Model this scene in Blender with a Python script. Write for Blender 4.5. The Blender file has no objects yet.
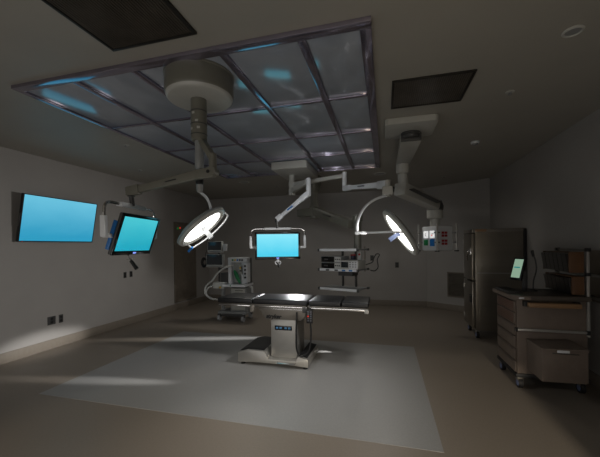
import bpy, bmesh, math, random
from mathutils import Matrix, Vector
R = math.radians
scene = bpy.context.scene
C = scene.collection
random.seed(3)

# ------------------------------------------------------------------ materials
def srgb(r, g, b):
    def f(c):
        c /= 255.0
        return c / 12.92 if c <= .04045 else ((c + .055) / 1.055) ** 2.4
    return (f(r), f(g), f(b), 1)

def mat(name, col, rough=.5, metal=0, noise=.08, scale=12, bump=0, ior=None, coat=0, emis=None, estr=0, stretch=None, alpha=1):
    m = bpy.data.materials.new(name)
    m.use_nodes = True
    nt = m.node_tree
    b = nt.nodes['Principled BSDF']
    col = srgb(*col)
    tc = nt.nodes.new('ShaderNodeTexCoord')
    mp = nt.nodes.new('ShaderNodeMapping')
    if stretch:
        mp.inputs['Scale'].default_value = stretch
    nz = nt.nodes.new('ShaderNodeTexNoise')
    nz.inputs['Scale'].default_value = scale
    nz.inputs['Detail'].default_value = 4
    nt.links.new(tc.outputs['Object'], mp.inputs['Vector'])
    nt.links.new(mp.outputs['Vector'], nz.inputs['Vector'])
    rp = nt.nodes.new('ShaderNodeValToRGB')
    lo = tuple(c * (1 - noise) for c in col[:3]) + (1,)
    hi = tuple(min(1, c * (1 + noise)) for c in col[:3]) + (1,)
    rp.color_ramp.elements[0].color = lo
    rp.color_ramp.elements[1].color = hi
    rp.color_ramp.elements[0].position = .3
    rp.color_ramp.elements[1].position = .7
    nt.links.new(nz.outputs['Fac'], rp.inputs['Fac'])
    nt.links.new(rp.outputs['Color'], b.inputs['Base Color'])
    b.inputs['Roughness'].default_value = rough
    b.inputs['Metallic'].default_value = metal
    if ior: b.inputs['IOR'].default_value = ior
    if coat:
        b.inputs['Coat Weight'].default_value = coat
        b.inputs['Coat Roughness'].default_value = .08
    if bump:
        bp = nt.nodes.new('ShaderNodeBump')
        bp.inputs['Strength'].default_value = bump
        bp.inputs['Distance'].default_value = .01
        nt.links.new(nz.outputs['Fac'], bp.inputs['Height'])
        nt.links.new(bp.outputs['Normal'], b.inputs['Normal'])
    if emis:
        b.inputs['Emission Color'].default_value = srgb(*emis)
        b.inputs['Emission Strength'].default_value = estr
    return m

def screen_mat(name, c_hi, c_lo, strength):
    """lit display: soft diagonal fall-off from one corner, as a backlight gives"""
    m = bpy.data.materials.new(name)
    m.use_nodes = True
    nt = m.node_tree
    b = nt.nodes['Principled BSDF']
    b.inputs['Base Color'].default_value = (.01, .01, .012, 1)
    b.inputs['Roughness'].default_value = .35
    tc = nt.nodes.new('ShaderNodeTexCoord')
    mp = nt.nodes.new('ShaderNodeMapping')
    mp.inputs['Rotation'].default_value = (0, 0, R(-60))
    gr = nt.nodes.new('ShaderNodeTexGradient')
    nz = nt.nodes.new('ShaderNodeTexNoise')
    nz.inputs['Scale'].default_value = 3
    ad = nt.nodes.new('ShaderNodeMath'); ad.operation = 'MULTIPLY_ADD'
    ad.inputs[1].default_value = .25
    rp = nt.nodes.new('ShaderNodeValToRGB')
    rp.color_ramp.elements[0].color = srgb(*c_lo); rp.color_ramp.elements[0].position = .1
    rp.color_ramp.elements[1].color = srgb(*c_hi); rp.color_ramp.elements[1].position = 1.0
    nt.links.new(tc.outputs['Generated'], mp.inputs['Vector'])
    sx = nt.nodes.new('ShaderNodeSeparateXYZ')
    nt.links.new(tc.outputs['Generated'], sx.inputs['Vector'])
    nt.links.new(tc.outputs['Generated'], nz.inputs['Vector'])
    nt.links.new(nz.outputs['Fac'], ad.inputs[0])
    sub = nt.nodes.new('ShaderNodeMath'); sub.operation = 'SUBTRACT'
    nt.links.new(sx.outputs['Z'], sub.inputs[0])
    sub.inputs[1].default_value = .15
    nt.links.new(sub.outputs[0], ad.inputs[2])
    nt.links.new(ad.outputs[0], rp.inputs['Fac'])
    nt.links.new(rp.outputs['Color'], b.inputs['Emission Color'])
    b.inputs['Emission Strength'].default_value = strength
    return m

M = {}
M['wall'] = mat('wall_paint', (150, 147, 144), .62, noise=.03, scale=2.5, bump=.02)
M['ceil'] = mat('ceiling_paint', (150, 147, 139), .5, noise=.03, scale=2, bump=.02)
M['floor'] = mat('floor_vinyl', (126, 117, 107), .42, noise=.06, scale=60)
M['pad'] = mat('pad_vinyl', (140, 140, 140), .36, noise=.05, scale=60)
M['cove'] = mat('cove_vinyl', (118, 110, 100), .5, noise=.06, scale=20)
M['panel'] = mat('acrylic_panel', (146, 154, 166), .14, noise=.04, scale=5, ior=2.5)
M['alu_dark'] = mat('dark_anodised', (160, 154, 170), .13, metal=.88, noise=.1, scale=8)
M['grille'] = mat('dark_grille', (92, 86, 78), .3, metal=.5, noise=.25, scale=5)
M['grille_frame'] = mat('grille_frame', (40, 38, 35), .4, metal=.5)
M['cream'] = mat('cream_enamel', (168, 168, 163), .33, noise=.03)
M['olive'] = mat('grey_enamel', (104, 103, 94), .35, noise=.04)
M['white'] = mat('white_enamel', (206, 209, 213), .32, noise=.03)
M['grey'] = mat('grey_plastic', (128, 130, 130), .45, noise=.05)
M['dgrey'] = mat('dark_grey_plastic', (58, 58, 58), .45, noise=.06)
M['black'] = mat('black_plastic', (16, 16, 18), .4, noise=.1)
M['gloss_black'] = mat('black_glass', (10, 11, 12), .12, noise=.1)
M['steel'] = mat('brushed_steel', (168, 166, 162), .36, metal=.65, noise=.05, scale=3)
M['steel_dark'] = mat('brushed_dark_steel', (126, 121, 114), .36, metal=.6, noise=.05, scale=3)
M['cabinet_steel'] = mat('cabinet_steel', (140, 134, 124), .3, metal=.85, noise=.06, scale=2, stretch=(.3, .3, 6))
M['chrome'] = mat('polished_chrome', (205, 205, 205), .12, metal=1, noise=.02)
M['vinylpad'] = mat('black_pad_vinyl', (22, 22, 24), .34, noise=.15, scale=30)
M['cart'] = mat('cart_laminate', (104, 92, 83), .5, noise=.07, scale=14)
M['cart_red'] = mat('cart_louvre', (96, 66, 54), .5, noise=.15, scale=30)
M['cart_top'] = mat('cart_top', (70, 63, 56), .4, noise=.08)
M['wood'] = mat('tan_laminate', (84, 56, 32), .4, noise=.15, scale=10)
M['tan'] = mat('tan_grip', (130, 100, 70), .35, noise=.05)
M['bin'] = mat('smoked_bin', (26, 24, 24), .3, noise=.2)
M['panel_dark'] = mat('bronze_panel', (114, 106, 96), .4, metal=.2, noise=.12, scale=8)
M['green'] = mat('green_rubber', (14, 108, 62), .5, noise=.1)
M['hose'] = mat('hose_plastic', (178, 180, 178), .4, noise=.05)
M['blue'] = mat('blue_plastic', (22, 104, 176), .35, noise=.05)
M['red'] = mat('red_plastic', (158, 30, 36), .4, noise=.05)
M['yellow'] = mat('yellow_plastic', (205, 168, 40), .4, noise=.05)
M['green_cap'] = mat('green_outlet', (20, 120, 70), .4, noise=.05)
M['wheel'] = mat('wheel_grey', (150, 152, 155), .45, noise=.05)
M['wheel_blue'] = mat('wheel_blue_grey', (104, 116, 150), .4, noise=.08)
M['rubber'] = mat('black_rubber', (22, 22, 23), .6, noise=.1)
M['led_blue'] = mat('led_blue', (40, 60, 160), .3, emis=(150, 170, 255), estr=1.0)
M['led_red'] = mat('led_red', (120, 20, 20), .3, emis=(230, 60, 40), estr=.6)
M['led_green'] = mat('led_green', (20, 90, 40), .3, emis=(30, 130, 50), estr=.35)
M['panel_glow'] = mat('control_display', (30, 60, 90), .3, emis=(90, 150, 190), estr=.25)
M['lamp_face'] = mat('lamp_lens', (240, 240, 235), .3, noise=.02, emis=(255, 253, 246), estr=5.0)
M['lamp_mark'] = mat('lamp_mark', (90, 92, 98), .5)
M['screen_tv'] = screen_mat('wall_screen_glow', (106, 194, 222), (44, 154, 192), 1.0)
M['screen_a'] = screen_mat('left_screen_glow', (74, 198, 210), (24, 166, 190), 1.0)
M['screen_b'] = screen_mat('centre_screen_glow', (130, 226, 244), (60, 200, 230), 1.05)
M['screen_dim'] = mat('idle_screen', (12, 13, 15), .15, noise=.2, emis=(30, 34, 36), estr=.3)
M['screen_green'] = mat('tablet_glow', (60, 80, 70), .3, noise=.05, emis=(138, 166, 144), estr=.9)
M['teal_text'] = mat('tablet_text', (10, 80, 80), .4, emis=(30, 140, 140), estr=.7)
M['lit_white'] = mat('glow_outlet_plate', (240, 240, 238), .4, noise=.02, emis=(255, 255, 255), estr=.55)  # emission paints in the surgical light falling on the white plates
M['text_black'] = mat('lettering_black', (12, 12, 12), .5)

# ------------------------------------------------------------------ mesh helpers
class MB:
    def __init__(s):
        s.bm = bmesh.new()
    def _add(s, tmp, mx=None):
        if mx is not None:
            bmesh.ops.transform(tmp, matrix=mx, verts=tmp.verts)
        me = bpy.data.meshes.new('t')
        tmp.to_mesh(me); tmp.free()
        s.bm.from_mesh(me)
        bpy.data.meshes.remove(me)
        return s
    def box(s, lo, hi, bev=0, mx=None, seg=2):
        t = bmesh.new()
        bmesh.ops.create_cube(t, size=1)
        c = [(a + b) / 2 for a, b in zip(lo, hi)]
        d = [abs(b - a) for a, b in zip(lo, hi)]
        for v in t.verts:
            v.co = Vector((v.co.x * d[0] + c[0], v.co.y * d[1] + c[1], v.co.z * d[2] + c[2]))
        if bev:
            bmesh.ops.bevel(t, geom=list(t.edges), offset=min(bev, min(d) * .45), segments=seg, affect='EDGES', profile=.6)
        return s._add(t, mx)
    def cyl(s, p0, p1, r0, r1=None, n=24, mx=None):
        r1 = r0 if r1 is None else r1
        p0, p1 = Vector(p0), Vector(p1)
        t = bmesh.new()
        L = (p1 - p0).length
        bmesh.ops.create_cone(t, cap_ends=True, segments=n, radius1=r0, radius2=r1, depth=L)
        q = (p1 - p0).to_track_quat('Z', 'Y').to_matrix().to_4x4()
        bmesh.ops.transform(t, matrix=Matrix.Translation((p0 + p1) / 2) @ q, verts=t.verts)
        return s._add(t, mx)
    def lathe(s, prof, mx=None, n=40):
        """prof: (radius, z) pairs, turned about local Z"""
        t = bmesh.new()
        rings = []
        for r, z in prof:
            if r < 1e-5:
                rings.append([t.verts.new((0, 0, z))])
            else:
                rings.append([t.verts.new((r * math.cos(2 * math.pi * k / n), r * math.sin(2 * math.pi * k / n), z)) for k in range(n)])
        for a, b in zip(rings, rings[1:]):
            for k in range(n):
                k2 = (k + 1) % n
                if len(a) == 1 and len(b) == 1: continue
                if len(a) == 1: t.faces.new((a[0], b[k], b[k2]))
                elif len(b) == 1: t.faces.new((a[k], a[k2], b[0]))
                else: t.faces.new((a[k], a[k2], b[k2], b[k]))
        bmesh.ops.recalc_face_normals(t, faces=t.faces)
        return s._add(t, mx)
    def tube(s, pts, r, n=10, mx=None, sub=6):
        P = [Vector(p) for p in pts]
        if len(P) > 2 and sub > 1:
            Q = []
            for i in range(len(P) - 1):
                a = P[max(i - 1, 0)]; b = P[i]; c = P[i + 1]; d = P[min(i + 2, len(P) - 1)]
                for k in range(sub):
                    u = k / sub
                    Q.append(.5 * ((2 * b) + (c - a) * u + (2 * a - 5 * b + 4 * c - d) * u * u + (3 * b - a - 3 * c + d) * u ** 3))
            Q.append(P[-1]); P = Q
        t = bmesh.new()
        rings = []
        up = None
        for i, p in enumerate(P):
            tg = (P[min(i + 1, len(P) - 1)] - P[max(i - 1, 0)]).normalized()
            if up is None:
                up = tg.orthogonal().normalized()
            up = (up - tg * up.dot(tg)).normalized()
            v = tg.cross(up)
            rings.append([t.verts.new(p + (up * math.cos(2 * math.pi * k / n) + v * math.sin(2 * math.pi * k / n)) * r) for k in range(n)])
        for a, b in zip(rings, rings[1:]):
            for k in range(n):
                t.faces.new((a[k], a[(k + 1) % n], b[(k + 1) % n], b[k]))
        t.faces.new(rings[0][::-1]); t.faces.new(rings[-1])
        bmesh.ops.recalc_face_normals(t, faces=t.faces)
        return s._add(t, mx)
    def prism(s, poly, lo, hi, axis='z', bev=0, mx=None):
        """polygon extruded along an axis; poly pairs are the other two axes in order"""
        def co(a, b, c):
            return {'z': (a, b, c), 'y': (a, c, b), 'x': (c, a, b)}[axis]
        t = bmesh.new()
        A = [t.verts.new(co(a, b, lo)) for a, b in poly]
        B = [t.verts.new(co(a, b, hi)) for a, b in poly]
        t.faces.new(A); t.faces.new(B)
        n = len(poly)
        for k in range(n):
            t.faces.new((A[k], A[(k + 1) % n], B[(k + 1) % n], B[k]))
        bmesh.ops.recalc_face_normals(t, faces=t.faces)
        if bev:
            bmesh.ops.bevel(t, geom=list(t.edges), offset=bev, segments=2, affect='EDGES', profile=.6)
        return s._add(t, mx)
    def beam(s, p0, p1, w0, h0, w1=None, h1=None, bev=.01, up=(0, 0, 1)):
        """tapered rectangular arm from p0 to p1"""
        w1 = w1 or w0; h1 = h1 or h0
        p0, p1 = Vector(p0), Vector(p1)
        d = (p1 - p0).normalized()
        sd = d.cross(Vector(up)).normalized()
        u = sd.cross(d).normalized()
        t = bmesh.new()
        vs = []
        for p, w, h in ((p0, w0, h0), (p1, w1, h1)):
            vs.append([t.verts.new(p + sd * a * w / 2 + u * b * h / 2) for a, b in ((-1, -1), (1, -1), (1, 1), (-1, 1))])
        t.faces.new(vs[0][::-1]); t.faces.new(vs[1])
        for k in range(4):
            t.faces.new((vs[0][k], vs[0][(k + 1) % 4], vs[1][(k + 1) % 4], vs[1][k]))
        bmesh.ops.recalc_face_normals(t, faces=t.faces)
        if bev:
            bmesh.ops.bevel(t, geom=list(t.edges), offset=bev, segments=2, affect='EDGES', profile=.6)
        return s._add(t)

ROOT = {}
def root_mx(o):
    return ROOT.get(o.name, Matrix.Identity(4))

def link(name, mb, m, parent=None):
    me = bpy.data.meshes.new(name)
    mb.bm.to_mesh(me); mb.bm.free()
    me.materials.append(m)
    for p in me.polygons: p.use_smooth = True
    me.set_sharp_from_angle(angle=R(35))
    o = bpy.data.objects.new(name, me)
    C.objects.link(o)
    if parent is not None:
        mx = root_mx(parent)
        me.transform(mx.inverted())
        o.parent = parent
        ROOT[o.name] = mx
    return o

def tag(o, label, cat, group=None):
    o['label'] = label; o['category'] = cat
    if group: o['group'] = group
    return o

def thing(name, label, cat, loc, group=None):
    o = bpy.data.objects.new(name, None)
    C.objects.link(o)
    o.empty_display_size = .1
    o.location = loc
    ROOT[o.name] = Matrix.Translation(Vector(loc))
    return tag(o, label, cat, group)

def one(name, mb, m, label, cat, group=None):
    """a thing that is a single mesh, origin at its own centre"""
    me_o = link(name, mb, m)
    c = sum((v.co for v in me_o.data.vertices), Vector()) / len(me_o.data.vertices)
    me_o.data.transform(Matrix.Translation(-c))
    me_o.location = c
    ROOT[me_o.name] = Matrix.Translation(c)
    return tag(me_o, label, cat, group)

def struct(name, mb, m, parent=None):
    o = link(name, mb, m, parent)
    if parent is None: o['kind'] = 'structure'
    return o

def lettering(name, txt, size, m, mx, parent, shear=0, bold=.0, spacing=1.0):
    cu = bpy.data.curves.new(name, 'FONT')
    cu.body = txt; cu.size = size; cu.extrude = .001; cu.shear = shear; cu.offset = bold
    cu.space_character = spacing
    cu.align_x = 'CENTER'; cu.align_y = 'CENTER'
    tmp = bpy.data.objects.new(name, cu)
    C.objects.link(tmp)
    dg = bpy.context.evaluated_depsgraph_get()
    me = bpy.data.meshes.new_from_object(tmp.evaluated_get(dg))
    bpy.data.objects.remove(tmp)
    me.transform(mx)
    me.materials.clear(); me.materials.append(m)
    o = bpy.data.objects.new(name, me)
    C.objects.link(o)
    rm = root_mx(parent)
    me.transform(rm.inverted())
    o.parent = parent
    ROOT[o.name] = rm
    return o

def basis(loc, x, y, z):
    m = Matrix((x, y, z)).transposed().to_4x4()
    m.translation = Vector(loc)
    return m

H = 3.0
# ------------------------------------------------------------------ setting
LX, RX, BY, CX, RY, FY = -5.103, 2.216, 8.512, 1.015, 7.69, -1.6
struct('floor', MB().prism([(LX - .2, FY), (RX + .2, FY), (RX + .2, RY), (RX + .2, BY + .2), (LX - .2, BY + .2)], -.1, 0), M['floor'])
struct('ceiling', MB().prism([(LX - .2, FY), (RX + .2, FY), (RX + .2, BY + .2), (LX - .2, BY + .2)], H, H + .1), M['ceil'])
struct('wall_left', MB().box((LX - .2, FY, 0), (LX, BY, H)), M['wall'])
struct('wall_back', MB().box((LX - .2, BY, 0), (CX, BY + .2, H)), M['wall'])
ang = math.atan2(RY - BY, RX - CX)
ln = math.hypot(RX - CX, RY - BY)
AM = Matrix.Translation((CX, BY, 0)) @ Matrix.Rotation(ang, 4, 'Z')      # local x runs along the angled wall, -y faces the room
struct('wall_angled', MB().box((0, 0, 0), (ln, .2, H), mx=AM), M['wall'])
struct('wall_right', MB().box((RX, FY, 0), (RX + .2, RY + .14, H)), M['wall'])
struct('trim_1', MB().box((-3.663, 2.599, 0), (.418, 5.17, .0025)), M['pad'])    # pale floor inlay under the table
def cove(name, lo, hi, mx=None):
    mb = MB()
    mb.box(lo, hi, bev=.006, mx=mx)
    struct(name, mb, M['cove'])
struct('wall_front', MB().box((1.43, -1.6, 0), (RX, -1.45, H)), M['wall'])
cove('baseboard_left', (LX, FY, 0), (LX + .015, BY, .15))
cove('baseboard_back', (LX + .015, BY - .015, 0), (CX, BY, .15))
cove('baseboard_angled', (0, -.015, 0), (ln, 0, .15), AM)
cove('baseboard_right', (RX - .015, FY, 0), (RX, RY, .15))

# ------------------------------------------------------------------ ceiling grid
gx = [-3.105, -2.480, -1.893, -1.116, -.530, -.064]
gy = [2.004, 3.018, 3.978, 4.868, 5.885]
t = thing('ceiling_grid', 'large rectangular ceiling air diffuser grid of dark metal bars and glossy grey panels', 'ceiling grid', (-1.58, 3.95, H))
mb = MB()
z0, z1 = 2.968, 2.9995
bw = .075
mb.box((gx[0], gy[0], z0), (gx[-1], gy[0] + bw, z1), .004)
mb.box((gx[0], gy[-1] - .05, z0), (gx[-1], gy[-1], z1), .004)
mb.box((gx[0], gy[0] + bw, z0), (gx[0] + .05, gy[-1] - .05, z1), .004)
mb.box((gx[-1] - bw, gy[0] + bw, z0), (gx[-1], gy[-1] - .05, z1), .004)
link('grid_frame', mb, M['alu_dark'], t)
for i in range(1, 5):
    link('grid_bar', MB().box((gx[i] - .028, gy[0] + bw, z0), (gx[i] + .028, gy[-1] - .05, z1 - .001), .004), M['alu_dark'], t)
for j in range(1, 4):
    link('cross_bar', MB().box((gx[0] + .05, gy[j] - .017, z0 + .004), (gx[-1] - bw, gy[j] + .017, z1 - .002), .004), M['alu_dark'], t)
for i in range(5):
    for j in range(4):
        xa = gx[i] + (.05 if i == 0 else .028); xb = gx[i + 1] - (bw if i == 4 else .028)
        ya = gy[j] + (bw if j == 0 else .017); yb = gy[j + 1] - (.05 if j == 3 else .017)
        pn = link('diffuser_panel', MB().box((xa + .003, ya + .003, 2.984), (xb - .003, yb - .003, 2.998), .002), M['panel'], t)

# dark ceiling grilles
def ceiling_grille(x0, y0, x1, y1, label):
    t = thing('ceiling_vent', label, 'vent', ((x0 + x1) / 2, (y0 + y1) / 2, H), 'dark grilles in the ceiling')
    mb = MB(); f = .022
    mb.box((x0, y0, 2.985), (x1, y0 + f, H), .003); mb.box((x0, y1 - f, 2.985), (x1, y1, H), .003)
    mb.box((x0, y0 + f, 2.985), (x0 + f, y1 - f, H), .003); mb.box((x1 - f, y0 + f, 2.985), (x1, y1 - f, H), .003)
    link('frame', mb, M['grille_frame'], t)
    mb = MB()
    mb.box((x0 + f, y0 + f, 2.994), (x1 - f, y1 - f, 2.9995))
    n = 34
    for k in range(n):
        xx = x0 + f + (x1 - x0 - 2 * f) * (k + .5) / n
        mb.box((xx - .0035, y0 + f, 2.988), (xx + .0035, y1 - f, 2.9945))
    link('grille', mb, M['grille'], t)
ceiling_grille(-1.858, 1.05, -1.178, 1.85, 'dark rectangular ceiling grille nearest the camera, at the top left')
ceiling_grille(.079, 2.855, .742, 3.425, 'dark rectangular ceiling grille right of the diffuser grid, above the boom mount')

def downlight(x, y, label, r=.062):
    t = thing('downlight', label, 'ceiling light', (x, y, H), 'recessed round ceiling lights')
    link('trim_ring', MB().lathe([(r, 0), (r, -.006), (r * .82, -.012), (r * .72, -.006), (r * .72, 0)], Matrix.Translation((x, y, H))), M['cream'], t)
    link('lens', MB().lathe([(0, -.004), (r * .72, -.004), (r * .72, 0), (0, 0)], Matrix.Translation((x, y, H))), M['grey'], t)
downlight(1.236, 2.527, 'round recessed ceiling light with grey lens at the upper right of the ceiling')
downlight(-2.974, 6.426, 'round white ceiling disc behind the grid, left of the central arm mount', .12)
downlight(-.072, 6.502, 'round white ceiling disc behind the right far corner of the grid', .12)
def sprinkler(x, y, label):
    t = thing('sprinkler', label, 'sprinkler', (x, y, H), 'small ceiling sprinkler caps')
    link('cover_plate', MB().lathe([(.04, 0), (.04, -.004), (.025, -.008), (0, -.008)], Matrix.Translation((x, y, H))), M['cream'], t)
    link('nozzle', MB().lathe([(.012, -.006), (.012, -.02), (.02, -.022), (.02, -.025), (0, -.025)], Matrix.Translation((x, y, H)), n=16), M['grey'], t)
sprinkler(1.152, 3.38, 'small ceiling sprinkler cap right of the dark grille beside the boom mount')
sprinkler(-3.429, 3.606, 'small ceiling sprinkler cap left of the grid, above the tilted left monitor')
sprinkler(-4.30, 4.841, 'small ceiling sprinkler cap nearest the left wall')
sprinkler(-2.44, 7.097, 'small ceiling sprinkler cap near the back wall behind the grid')
sprinkler(1.221, 7.21, 'small ceiling sprinkler cap near the angled wall, above the tall steel cabinet')
t = thing('smoke_detector', 'small round white smoke detector on the ceiling right of the boom mount', 'smoke detector', (1.234, 4.901, H))
link('base', MB().lathe([(.055, 0), (.055, -.018), (.05, -.022), (0, -.022)], Matrix.Translation((1.234, 4.901, H))), M['white'], t)
link('sensor_cap', MB().lathe([(.04, -.02), (.036, -.038), (.02, -.046), (0, -.046)], Matrix.Translation((1.234, 4.901, H))), M['grey'], t)

# ------------------------------------------------------------------ monitors
def orient(yaw, tilt):
    n = Vector((math.cos(yaw) * math.cos(tilt), math.sin(yaw) * math.cos(tilt), -math.sin(tilt)))
    e = Vector((-math.sin(yaw), math.cos(yaw), 0))
    return n, e, n.cross(e)

# wall television
n, e, u = orient(R(2.2), R(10.1))
Cc = Vector((-4.968, 3.908, 2.026))
T = basis(Cc, e, u, n)                  # local x right, y up, z toward the viewer
t = thing('wall_television', 'wide flat television on the left wall showing a plain blue screen', 'television', Cc)
w, h_ = .612, .346
link('housing', MB().box((-w, -h_, -.045), (w, h_, -.002), .006, T), M['black'], t)
mb = MB()
for a in ((-w, -h_, w, -h_ + .016), (-w, h_ - .012, w, h_), (-w, -h_, -w + .013, h_), (w - .013, -h_, w, h_)):
    mb.box((a[0], a[1], -.004), (a[2], a[3], .004), .002, T)
link('bezel', mb, M['black'], t)
link('screen', MB().box((-w + .011, -h_ + .014, -.003), (w - .011, h_ - .01, .001), 0, T), M['screen_tv'], t)
link('power_light', MB().box((-w + .05, -h_ + .004, .002), (-w + .062, -h_ + .01, .005), 0, T), M['led_red'], t)
link('side_controls', MB().box((-w - .006, -.12, -.034), (-w + .001, .06, -.012), .003, T), M['dgrey'], t)
mb = MB()
mb.box((LX, 3.75, 1.93), (LX + .02, 4.07, 2.13), .004)
mb.beam((LX + .02, 3.85, 2.0), Cc - n * .04 + e * -.06, .03, .05)
mb.beam((LX + .02, 3.97, 2.0), Cc - n * .04 + e * .06, .03, .05)
link('wall_bracket', mb, M['dgrey'], t)

def arm_monitor(name, label, Cc, yaw, tilt, w, h_, smat, bez, grip_half, bar_up, led, body_mat):
    n, e, u = orient(yaw, tilt)
    T = basis(Cc, e, u, n)
    ez = Vector((0, 0, 1))
    eh = Vector((n.x, n.y, 0)).normalized()
    Y = basis(Cc - n * .05, e, ez, eh)                 # upright yoke frame
    t = thing(name, label, 'monitor', Cc, 'blue screened monitors on ceiling arms')
    link('housing', MB().box((-w, -h_, -.03), (w, h_, -.002), .012, T).box((-w * .6, -h_ * .6, -.065), (w * .6, h_ * .6, -.025), .015, T), body_mat, t)
    mb = MB()
    for a in ((-w, -h_, w, -h_ + bez * 1.35), (-w, h_ - bez, w, h_), (-w, -h_, -w + bez, h_), (w - bez, -h_, w, h_)):
        mb.box((a[0], a[1], -.006), (a[2], a[3], .006), .003, T)
    link('bezel', mb, M['gloss_black'], t)
    link('screen', MB().box((-w + bez * .95, -h_ + bez * 1.3, -.004), (w - bez * .95, h_ - bez * .95, .002), 0, T), smat, t)
    link('power_light', MB().box((led - .02, -h_ + bez * .35, .005), (led + .02, -h_ + bez * .9, .008), 0, T), M['led_blue'], t)
    mb = MB()
    g = grip_half
    mb.box((-g * .5, bar_up - .018, -.025), (g * .5, bar_up + .018, .025), .008, Y)
    link('yoke_bar', mb, M['white'], t)
    for s in (-1, 1):
        link('yoke_tube', MB().tube([(s * g * .48, bar_up, 0), (s * g * .82, bar_up - .002, 0), (s * g * .96, bar_up - .03, 0), (s * g, bar_up - .09, 0), (s * g, bar_up - .14, 0)], .012, mx=Y), M['chrome'], t)
        mb = MB().box((s * g - .019, -.04, -.02), (s * g + .019, bar_up - .11, .02), .008, Y)
        mb.box((min(s * g, s * (w - .02)), -.045, -.014), (max(s * g, s * (w - .02)), -.012, .014), .004, Y)
        link('grip', mb, M['white'], t)
    return t, n, e, u, T, Y

# left arm monitor
t, n, e, u, T, Y = arm_monitor('arm_monitor', 'square-looking blue monitor tilted downward on the left ceiling arm, beside the wall television',
    Vector((-2.069, 2.294, 1.691)), R(11.3), R(18.5), .282, .175, M['screen_a'], .026, .365, .235, .02, M['dgrey'])
link('cable_box', MB().box((-.29, -.14, -.055), (-.262, .10, -.024), .006, T), M['blue'], t)
gm = MB().cyl((-2.137, 2.245, 1.532), (-2.105, 2.253, 1.469), .006).lathe([(.0, 0), (.028, .003), (.028, .007), (0, .01)], Matrix.Translation((-2.113, 2.251, 1.48)), n=20)
gs = link('hanging_rod', gm, M['chrome'], t)
link('sterile_grip', MB().cyl((-2.107, 2.253, 1.474), (-2.056, 2.266, 1.400), .014, .017), M['black'], t)
# centre monitor
Cm = Vector((-1.598, 4.645, 1.587))
t, n, e, u, T, Y = arm_monitor('arm_monitor', 'wide blue monitor facing the camera on the central ceiling arm, above the table',
    Cm, R(-75 + 0), R(4), .349, .210, M['screen_b'], .03, .42, .262, 0, M['black'])
lm = Cm - u * .235
link('hanging_rod', MB().cyl(lm + Vector((0, 0, .03)), lm - Vector((0, 0, .02)), .01).tube([lm + e * .045 * math.cos(a) + Vector((0, 0, -.03 + .03 * math.sin(a))) for a in [R(k * 30) for k in range(13)]], .007, sub=1), M['white'], t)
link('sterile_grip', MB().cyl(lm - Vector((0, 0, .03)), lm - Vector((0, 0, .10)) + e * .02, .015, .017), M['black'], t)

# ------------------------------------------------------------------ surgical lights
def lamp_frame(n):
    n = Vector(n).normalized()
    x = n.orthogonal().normalized()
    return n, x, n.cross(x)

def lamp_head(parent, Cc, n, rim_r, face_r, near, rail=True, grip_mat=None, handle_mat=None):
    """round head: domed back, rim, lens, sterile handle, grab rail on the side towards `near`"""
    n, x, y = lamp_frame(n)
    T = basis(Cc, x, y, n)
    hd = link('light_head', MB().lathe([(0, -.085), (rim_r * .45, -.08), (rim_r * .8, -.058), (rim_r * .97, -.03), (rim_r, -.01), (rim_r * .985, .006), (rim_r * .9, .014), (face_r * 1.06, .008), (face_r * 1.0, -.004)], T, n=64), M['cream'], parent)
    link('lens', MB().lathe([(face_r * 1.0, -.004), (face_r * .97, .001), (0, .003)], T, n=64), M['lamp_face'], hd)
    link('rim_band', MB().lathe([(rim_r * .992, -.034), (rim_r * 1.012, -.03), (rim_r * 1.012, -.016), (rim_r * .992, -.012)], T, n=64), M['grey'], hd)
    hm = MB().cyl((0, 0, 0), (0, 0, .03), .034, .024, mx=T).cyl((0, 0, .03), (0, 0, .13), .023, .026, mx=T)
    link('sterile_handle', hm, handle_mat or M['white'], hd)
    nv = Vector(near)
    a = (nv - n * nv.dot(n)).normalized()
    b = n.cross(a)
    mk = MB()
    for k in range(5):
        c = Cc + n * .005 + b * (-.02 * 2 + .02 * k) - a * .055
        mk.beam(c - a * .014, c + a * .014 + b * .008, .006, .003, bev=0, up=n)
    link('lens_marking', mk, M['lamp_mark'], hd)
    if rail:
        pts = []
        for k in range(13):
            th = R(-70 + 140 * k / 12)
            pts.append(Cc + n * .05 + (a * math.cos(th) + b * math.sin(th)) * rim_r * (.98 + .0 * k))
        pts = [Cc + (a * math.cos(R(-76)) + b * math.sin(R(-76))) * rim_r * .93] + pts + [Cc + (a * math.cos(R(76)) + b * math.sin(R(76))) * rim_r * .93]
        link('grab_rail', MB().tube(pts, .0075, sub=3), M['white'], hd)
        q = pts[1]; q2 = pts[-2]
        gp = q if q.z < q2.z else q2
        bb = (gp - Cc - n * (gp - Cc).dot(n)).normalized()
        link('rail_knob', MB().cyl(gp - bb * .01, gp + bb * .06, .012), grip_mat or M['blue'], hd)
    return T, n

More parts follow.
